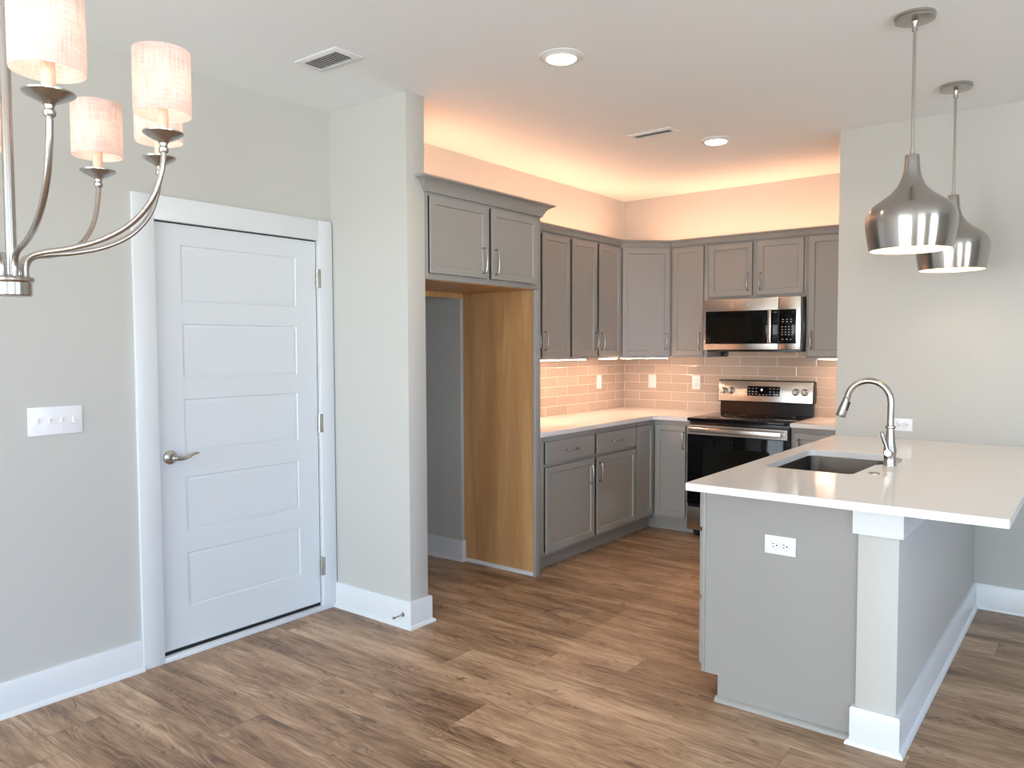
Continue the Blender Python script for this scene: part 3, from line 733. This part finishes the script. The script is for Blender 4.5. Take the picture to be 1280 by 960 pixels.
cpn = MB(); cpn.box((0.590, yf, 0.004), (mw-0.004, 0.0, mh), 'steel', 0.003); co = cpn.build('control_panel', mc)
MB().box((0.592, yf-0.001, 0.048), (mw-0.036, yf+0.01, 0.300), 'glass', 0.001).build('keypad_glass', co)
mb = MB()
for zz in (0.225, 0.208, 0.172, 0.152, 0.132, 0.114, 0.080):
    for xx in ((0.618, 0.643, 0.668, 0.690) if zz < 0.2 and zz > 0.1 else (0.622, 0.652, 0.682)):
        mb.box((xx-0.0055, yf-0.0016, zz-0.0022), (xx+0.0055, yf-0.0009, zz+0.0022), 'mark')
mb.build('keypad_markings', co)
MB().box((0.0, 0.275, -0.055), (0.05, 0.315, -0.012), 'black', 0.001).build('corner_bracket', mc)

# ------------------------------------------------------------------ peninsula
PX0 = 2.148; PZ = CB-0.001; HW0, HW1 = 2.757, 2.893
pb = thing('peninsula_cabinet', 'gray peninsula base cabinet with drawer stacks on the kitchen side', 'cabinet', (PX0, 0, 0), 0)
Yn, Yf = PE+0.012, YR-0.003
cm = MB(); x0 = 0.0
def prof_box(mb, xa, xb, ya, yb, za, zb): mb.box((xa, ya, za), (xb, yb, zb), 'cab', 0.0008)
prof_box(cm, 0, 0.022, Yn, Yf, 0.105, PZ); prof_box(cm, 0.022, HW0-PX0-0.001, Yn, -2.72, 0.105, PZ); prof_box(cm, 0.022, HW0-PX0-0.001, -1.90, Yf, 0.105, PZ); prof_box(cm, 0.022, HW0-PX0-0.001, -2.72, -1.90, 0.105, 0.60)
cm.build('carcass', pb)
MB().box((0.072, Yn, 0), (0.09, Yf, 0.105), 'cab').build('toe_kick', pb)
ep = MB(); t = bmesh.new()
outl = [(0.015, 0.105), (0.072, 0.105), (0.072, 0.0), (HW0-PX0-0.001, 0.0), (HW0-PX0-0.001, PZ), (0.015, PZ)]
fr = [t.verts.new((x, PE, z)) for x, z in outl]; bk = [t.verts.new((x, Yn-0.0005, z)) for x, z in outl]
t.faces.new(fr); t.faces.new(bk[::-1])
for i in range(6): j = (i+1) % 6; t.faces.new((fr[i], bk[i], bk[j], fr[j]))
ep.merge(t, 'cab'); ep.build('end_panel', pb)
MB().box((-0.001, PE, 0.105), (0.0135, Yn-0.0005, PZ), 'cab', 0.0008).build('front_stile', pb)
sh = MB().sweep([(0.065, PE), (HW0-PX0-0.017, PE)], SHOE, 'cab', 1); sh.build('shoe_moulding', pb)
def pen_front(kind, ya, yb, z0, z1, hnd=None):
    mb = front_mesh(yb-ya, z1-z0, kind == 'door'); d = mb.build(kind, pb, (0, yb, z0)); d.rotation_euler = (0, 0, -R90)
    if hnd is not None:
        hm = MB(); pull(hm, hnd[0], hnd[1], kind == 'door'); hm.build('handle', d)
for z0, z1 in ((0.706, 0.850), (0.419, 0.690), (0.130, 0.403)): pen_front('drawer', PE+0.020, -2.770, z0, z1, (0.170, (z1-z0)/2))
for ya, yb in ((-2.740, -2.345), (-2.325, -1.930)):
    pen_front('drawer', ya, yb, 0.706, 0.850); pen_front('door', ya, yb, 0.130, 0.690, ((yb-ya)/2, 0.48))
pen_front('door', -1.90, -1.30, 0.130, 0.850, (0.06, 0.62))

struct('wall_peninsula', MB().box((HW0, PE-0.020, 0), (HW1, YR-0.001, 0.862), 'wall', 0.0015))
cpm = MB(); cap = [(0, 0.780), (0.016, 0.780), (0.016, 0.8825), (0, 0.8825)]
cpm.sweep([(HW0, PE-0.0005), (HW0, PE-0.020), (HW1, PE-0.020), (HW1, YR-0.001)], cap, 'trim', 1); cpm.box((HW0+0.001, PE-0.019, 0.8625), (HW1-0.001, YR-0.002, 0.8825), 'trim')
struct('trim_4', cpm)                              # white frieze board under the countertop overhang
struct('baseboard_peninsula', MB().sweep([(HW0, PE-0.0005), (HW0, PE-0.020), (HW1, PE-0.020), (HW1, YR-0.0005)], BB, 'trim', 1))

# countertop with the D-shaped sink cutout
def rounded(pts, rad, n=5):
    out = []; N = len(pts)
    for i, p in enumerate(pts):
        p0, p1, p2 = Vector(pts[i-1]), Vector(p), Vector(pts[(i+1) % N]); r = rad[i] if isinstance(rad, list) else rad
        a = (p0-p1).normalized(); b = (p2-p1).normalized(); ang = a.angle(b); L = r/math.tan(ang/2); L = min(L, (p0-p1).length*0.49, (p2-p1).length*0.49)
        A, B = p1+a*L, p1+b*L
        for k in range(n+1):
            u = k/n; out.append(tuple((1-u)**2*A+2*u*(1-u)*p1+u*u*B))
    return out
hole = rounded([(2.226, -2.665), (2.612, -2.665), (2.628, -2.330), (2.705, -2.19), (2.690, -2.050), (2.600, -1.955), (2.226, -1.955)], [0.03, 0.03, 0.05, 0.08, 0.10, 0.12, 0.05])
def slab_with_hole(outer, hole, z0, z1, mt, bev):
    t = bmesh.new()
    vo = [t.verts.new((x, y, z1)) for x, y in outer]; vh = [t.verts.new((x, y, z1)) for x, y in hole]
    eo = [t.edges.new((vo[i], vo[(i+1) % len(vo)])) for i in range(len(vo))]; eh = [t.edges.new((vh[i], vh[(i+1) % len(vh)])) for i in range(len(vh))]
    bmesh.ops.triangle_fill(t, edges=eo+eh, use_beauty=True)
    bmesh.ops.recalc_face_normals(t, faces=t.faces[:])
    if t.faces[:][0].normal.z < 0: bmesh.ops.reverse_faces(t, faces=t.faces[:])
    r = bmesh.ops.extrude_face_region(t, geom=t.faces[:]+t.edges[:]+t.verts[:])
    bmesh.ops.translate(t, verts=[g for g in r['geom'] if isinstance(g, bmesh.types.BMVert)], vec=(0, 0, z0-z1))
    mb = MB(); mb.merge(t, mt); return mb
outer = [(2.135, -3.268), (3.227, -3.268), (3.227, YR-0.001), (2.1455, YR-0.001)]
pc = slab_with_hole(outer, hole, CB, CT, 'quartz', 0).build('countertop')
tag(pc, 'large white quartz countertop on the peninsula with a sink cut into it', 'countertop')
bv = pc.modifiers.new('bevel', 'BEVEL'); bv.width = 0.002; bv.segments = 2; bv.limit_method = 'ANGLE'; bv.angle_limit = math.radians(60)

# sink bowl
sk = thing('sink', 'dark undermount sink bowl set into the peninsula countertop', 'sink', (0, 0, 0))
c0 = Vector((2.44, -2.31))
def inset_poly(pts, k): return [tuple(c0+(Vector(p)-c0)*k) for p in pts]
t = bmesh.new(); levels = [(1.035, CB-0.0005), (1.008, CB-0.0005), (1.004, CB-0.010), (0.985, 0.70), (0.93, 0.667), (0.80, 0.660), (0.12, 0.655)]
rings = [[t.verts.new((x, y, z)) for x, y in inset_poly(hole, k)] for k, z in levels]
for a, b in zip(rings, rings[1:]):
    n = len(a)
    for i in range(n): t.faces.new((a[i], a[(i+1) % n], b[(i+1) % n], b[i]))
t.faces.new(rings[-1]); mb = MB(); mb.merge(t, 'sink'); so = mb.build('bowl', sk)
sm = so.modifiers.new('solidify', 'SOLIDIFY'); sm.thickness = 0.0015; sm.offset = -1
MB().lathe([(0, 0.657), (0.05, 0.657), (0.05, 0.660), (0.043, 0.6605), (0.040, 0.658), (0, 0.6575)], 'steel', (2.44, -2.31, 0), 32).build('drain', sk)

# faucet
fx, fy = 2.684, -2.307
fa = thing('faucet', 'tall brushed nickel pull down faucet with curved spout beside the sink', 'faucet', (fx, fy, CT))
MB().lathe([(0, 0), (0.0285, 0), (0.0290, 0.004), (0.0265, 0.010), (0.0255, 0.03), (0.0255, 0.052), (0.0275, 0.056), (0.0275, 0.075), (0.0245, 0.085), (0.0205, 0.115), (0.0175, 0.150), (0.0165, 0.168), (0.0205, 0.170), (0.0215, 0.175), (0.0205, 0.181), (0.0155, 0.183), (0, 0.183)], 'nickel').build('base', fa)
pts = [(0, 0, 0.18), (0, 0, 0.235), (0.001, 0, 0.275)]
rad = 0.094
for k in range(0, 13):
    a = k*math.radians(14.2); pts.append((-rad+rad*math.cos(a), 0, 0.290+rad*math.sin(a)))
MB().tube(pts, 0.0145, 'nickel', 20, 3).build('spout', fa)
e0, e1 = Vector(pts[-1]), Vector(pts[-2]); dv = (e0-e1).normalized()
dv = Vector((-0.30, 0, -0.954)).normalized()
mx = dv.to_track_quat('Z', 'Y').to_matrix().to_4x4()
hs = MB(); hs.lathe([(0, -0.004), (0.0145, -0.004), (0.0160, 0.0), (0.0150, 0.004), (0.0155, 0.012), (0.0185, 0.035), (0.0225, 0.075), (0.0235, 0.090), (0.0215, 0.096), (0, 0.094)], 'nickel', e0, 32, mx)
ho = hs.build('spray_head', fa)
bt = MB(); q = e0+dv*0.05
bt.box((-0.007, -0.004, -0.022), (0.007, 0.006, 0.022), 'rubber', 0.003, Matrix.Translation(q+Vector((0.020, -0.004, 0.004))) @ Matrix.Rotation(0.30, 4, 'Y') @ Matrix.Rotation(PI/2, 4, 'Z')); bt.build('spray_button', ho)
lv = MB(); lv.cyl((0, -0.015, 0.062), (0, -0.048, 0.062), 0.0165, 'nickel', 24, 0.0150)
lv.tube([(-0.002, -0.038, 0.066), (-0.008, -0.040, 0.090), (-0.018, -0.044, 0.120), (-0.024, -0.046, 0.145), (-0.026, -0.046, 0.158)], [0.0085, 0.0070, 0.0078, 0.0088, 0.006], 'nickel', 14, 5); lv.build('handle', fa)
ab = MB(); ab.lathe([(0, 0), (0.022, 0), (0.022, 0.003), (0.019, 0.0055), (0.014, 0.0055), (0.013, 0.0045), (0, 0.0045)], 'nickel', (2.682, -2.585, CT), 32)
tag(ab.build('disposal_button'), 'small round metal disposal button on the countertop beside the faucet', 'button')

# ------------------------------------------------------------------ ceiling: downlights, vents
def lamp(name, kind, energy, col, loc, parent=None, **k):
    l = bpy.data.lights.new(name, kind); l.energy = energy; l.color = col
    for a, b in k.items(): setattr(l, a, b)
    o = bpy.data.objects.new(name, l); COL.objects.link(o); o.location = loc
    if parent: o.parent = parent
    return o
def downlight(label, x, y):
    t = thing('recessed_downlight', label, 'ceiling light', (x, y, H), 0, 'round recessed downlights in the ceiling')
    MB().lathe([(0.070, 0.0), (0.098, 0.0), (0.1005, -0.002), (0.098, -0.005), (0.088, -0.008), (0.086, -0.006), (0.080, -0.010), (0.074, -0.013), (0.067, -0.015), (0.066, -0.012), (0.066, 0.0)], 'vent', (0, 0, -0.0005), 56, None, False).build('trim_ring', t)
    MB().lathe([(0.066, -0.004), (0.066, -0.014), (0.060, -0.019), (0.035, -0.023), (0, -0.024)], 'lens', (0, 0, 0), 48, None, False).build('lens', t)
    lamp('downlight_lamp', 'SPOT', CAN_POWER, (1.0, 0.78, 0.55), (0, 0, -0.035), t, spot_size=math.radians(150), spot_blend=0.8, shadow_soft_size=0.06)
downlight('round lit downlight in the ceiling at the front, the nearer and larger one', 1.500, -3.212)
downlight('round lit downlight in the kitchen ceiling, the farther and smaller one', 1.478, -1.460)
def vent(label, cx, cy, L, W, rz, n):
    t = thing('ceiling_vent', label, 'vent', (cx, cy, H), rz)
    f = MB(); e = 0.026
    f.sweep([(0, -W/2), (L/2, -W/2), (L/2, W/2), (-L/2, W/2), (-L/2, -W/2), (0, -W/2)], [(0, -0.001), (0, -0.005), (-0.006, -0.0085), (-e, -0.0105), (-e, -0.001)], 'vent', 1)
    f.build('frame', t)
    MB().box((-L/2+e, -W/2+e, -0.002), (L/2-e, W/2-e, -0.001), 'slot').build('dark_opening', t)
    for k in range(n):
        x = -L/2+e+(L-2*e)*(k+0.5)/n
        MB().box((-0.0065, -W/2+e-0.002, -0.0008), (0.0065, W/2-e+0.002, 0.0008), 'vent', 0, Matrix.Translation((x, 0, -0.0075)) @ Matrix.Rotation(0.55, 4, 'Y')).build('louver', t)
vent('white rectangular air vent in the ceiling above the door side', 0.662, -3.832, 0.285, 0.155, 0, 13)
vent('white rectangular air vent in the kitchen ceiling between the two downlights', 1.245, -1.848, 0.300, 0.115, -0.02, 15)

# ------------------------------------------------------------------ pendants
def pendant(label, x, y):
    t = thing('pendant_light', label, 'pendant lamp', (x, y, H), 0, 'spun metal pendants over the peninsula')
    MB().lathe([(0, 0), (0.074, 0), (0.0745, -0.003), (0.0745, -0.010), (0.071, -0.012), (0.0715, -0.014), (0.0715, -0.020), (0.066, -0.0215), (0.014, -0.024), (0.011, -0.030), (0.0105, -0.060), (0, -0.060)], 'nickel').build('canopy', t)
    MB().cyl((0, 0, -0.058), (0, 0, -0.535), 0.0060, 'nickel', 18).build('rod', t)
    MB().lathe([(0, -0.520), (0.0085, -0.520), (0.0085, -0.545), (0, -0.545)], 'nickel', seg=20).build('collar', t)
    outer = [(0.0, -0.541), (0.0255, -0.541), (0.0265, -0.544), (0.0285, -0.575), (0.0315, -0.605), (0.0385, -0.633), (0.0520, -0.662), (0.0770, -0.690), (0.1080, -0.712), (0.1390, -0.735), (0.1565, -0.756), (0.1640, -0.778), (0.1655, -0.800), (0.1635, -0.830), (0.1560, -0.880), (0.1495, -0.912)]
    so = MB(); so.lathe(outer, 'spun', (0, 0, 0), 96, None, False); s = so.build('shade', t)
    inner = [(max(r-0.0025, 0), z-0.002) for r, z in outer[1:-1]] + [(0.1475, -0.912)]
    MB().lathe([(0, -0.543)]+inner, 'inside', (0, 0, 0), 96, None, False).build('shade_lining', t)
    MB().lathe([(0.1495, -0.912), (0.1505, -0.9135), (0.1475, -0.9135), (0.147, -0.912)], 'nickel', seg=96, cap=False).build('rim', t)
    MB().lathe([(0, -0.700), (0.014, -0.700), (0.018, -0.72), (0.030, -0.760), (0.030, -0.785), (0.018, -0.805), (0, -0.810)], 'bulb', seg=24).build('bulb', t)
    MB().cyl((0, 0, -0.560), (0, 0, -0.700), 0.016, 'plastic', 20).build('socket', t)
    lamp('pendant_lamp', 'POINT', PENDANT_POWER, (1.0, 0.80, 0.56), (0, 0, -0.83), t, shadow_soft_size=0.03)
pendant('nearer and larger of the two spun metal pendants over the peninsula', 2.823, -2.700)
pendant('farther of the two spun metal pendants, partly behind the nearer one', 2.821, -1.670)

# ------------------------------------------------------------------ chandelier
CC = (1.322, -5.352); RA = 0.383
ch = thing('chandelier', 'brushed nickel chandelier with curved arms and lit linen drum shades', 'chandelier', (CC[0], CC[1], H))
def zz(z): return z-H
hb = MB(); hb.lathe([(0, zz(1.590)), (0.041, zz(1.588)), (0.043, zz(1.591)), (0.043, zz(1.620)), (0.048, zz(1.625)), (0.049, zz(1.630)), (0.044, zz(1.635)), (0.012, zz(1.641)), (0, zz(1.641))], 'nickel', seg=40); hb.build('hub', ch)
MB().cyl((0, 0, zz(1.64)), (0, 0, zz(2.285)), 0.0125, 'nickel', 20).build('column', ch)
MB().lathe([(0, zz(2.283)), (0.0165, zz(2.283)), (0.0165, zz(2.290)), (0.0075, zz(2.293)), (0.0072, -0.02), (0, -0.02)], 'nickel', seg=24).build('stem', ch)
MB().lathe([(0, 0), (0.065, 0), (0.065, -0.010), (0.055, -0.020), (0.012, -0.026), (0, -0.026)], 'nickel', seg=36).build('canopy', ch)
ANG = [-8.8, 37.5, 80.5, 126.6, 171.0, 216.0, 261.0, 306.0]; RAD = [0.410, 0.382, 0.355, 0.396, 0.385, 0.385, 0.385, 0.385]
AP = [(0.034, 1.634), (0.034, 1.660), (0.046, 1.683), (0.080, 1.695), (0.150, 1.705), (0.230, 1.727), (0.300, 1.765), (0.350, 1.820), (0.374, 1.880), (0.382, 1.922), (0.383, 1.944)]
def chandelier_arm():
    arm = MB().tube([(r, 0, z-H) for r, z in AP], 0.0068, 'nickel', 14, 5).build('arm', ch)
    MB().lathe([(0, 1.934-H), (0.009, 1.934-H), (0.0115, 1.938-H), (0.0115, 1.946-H), (0.0085, 1.950-H), (0.010, 1.957-H), (0.015, 1.962-H), (0.026, 1.967-H), (0.039, 1.974-H), (0.0465, 1.980-H), (0.047, 1.983-H), (0.0445, 1.983-H), (0.028, 1.974-H), (0.013, 1.971-H), (0, 1.971-H)], 'nickel', (0, 0, 0), 40).build('drip_cup', arm, (0.383, 0, 0))
    MB().lathe([(0, 1.970-H), (0.0125, 1.970-H), (0.0125, 2.052-H), (0, 2.052-H)], 'candle', (0, 0, 0), 24).build('candle_sleeve', arm, (0.383, 0, 0))
    MB().lathe([(0, 2.058-H), (0.009, 2.060-H), (0.014, 2.080-H), (0.016, 2.100-H), (0.010, 2.125-H), (0, 2.140-H)], 'bulb', (0, 0, 0), 20).build('bulb', arm, (0.383, 0, 0))
    R_ = 0.0655; z0, z1 = 2.024-H, 2.177-H
    MB().lathe([(R_, z0), (R_+0.0006, z0+0.004), (R_+0.0006, z1-0.004), (R_, z1), (R_-0.0012, z1), (R_-0.0010, z0), (R_, z0)], 'linen', (0, 0, 0), 64, None, False).build('lamp_shade', arm, (0.383, 0, 0))
    lamp('candle_lamp', 'POINT', CHAND_POWER, (1.0, 0.78, 0.62), (0.383, 0, 2.105-H), arm, shadow_soft_size=0.018)
    return arm
arm0 = chandelier_arm()
arms = [arm0]+[copy_tree(arm0, ch) for _ in ANG[1:]]
for o, a, r in zip(arms, ANG, RAD):
    o.rotation_euler = (0, 0, math.radians(a)); s = r/0.383; o.scale = (s, s, 1.0)
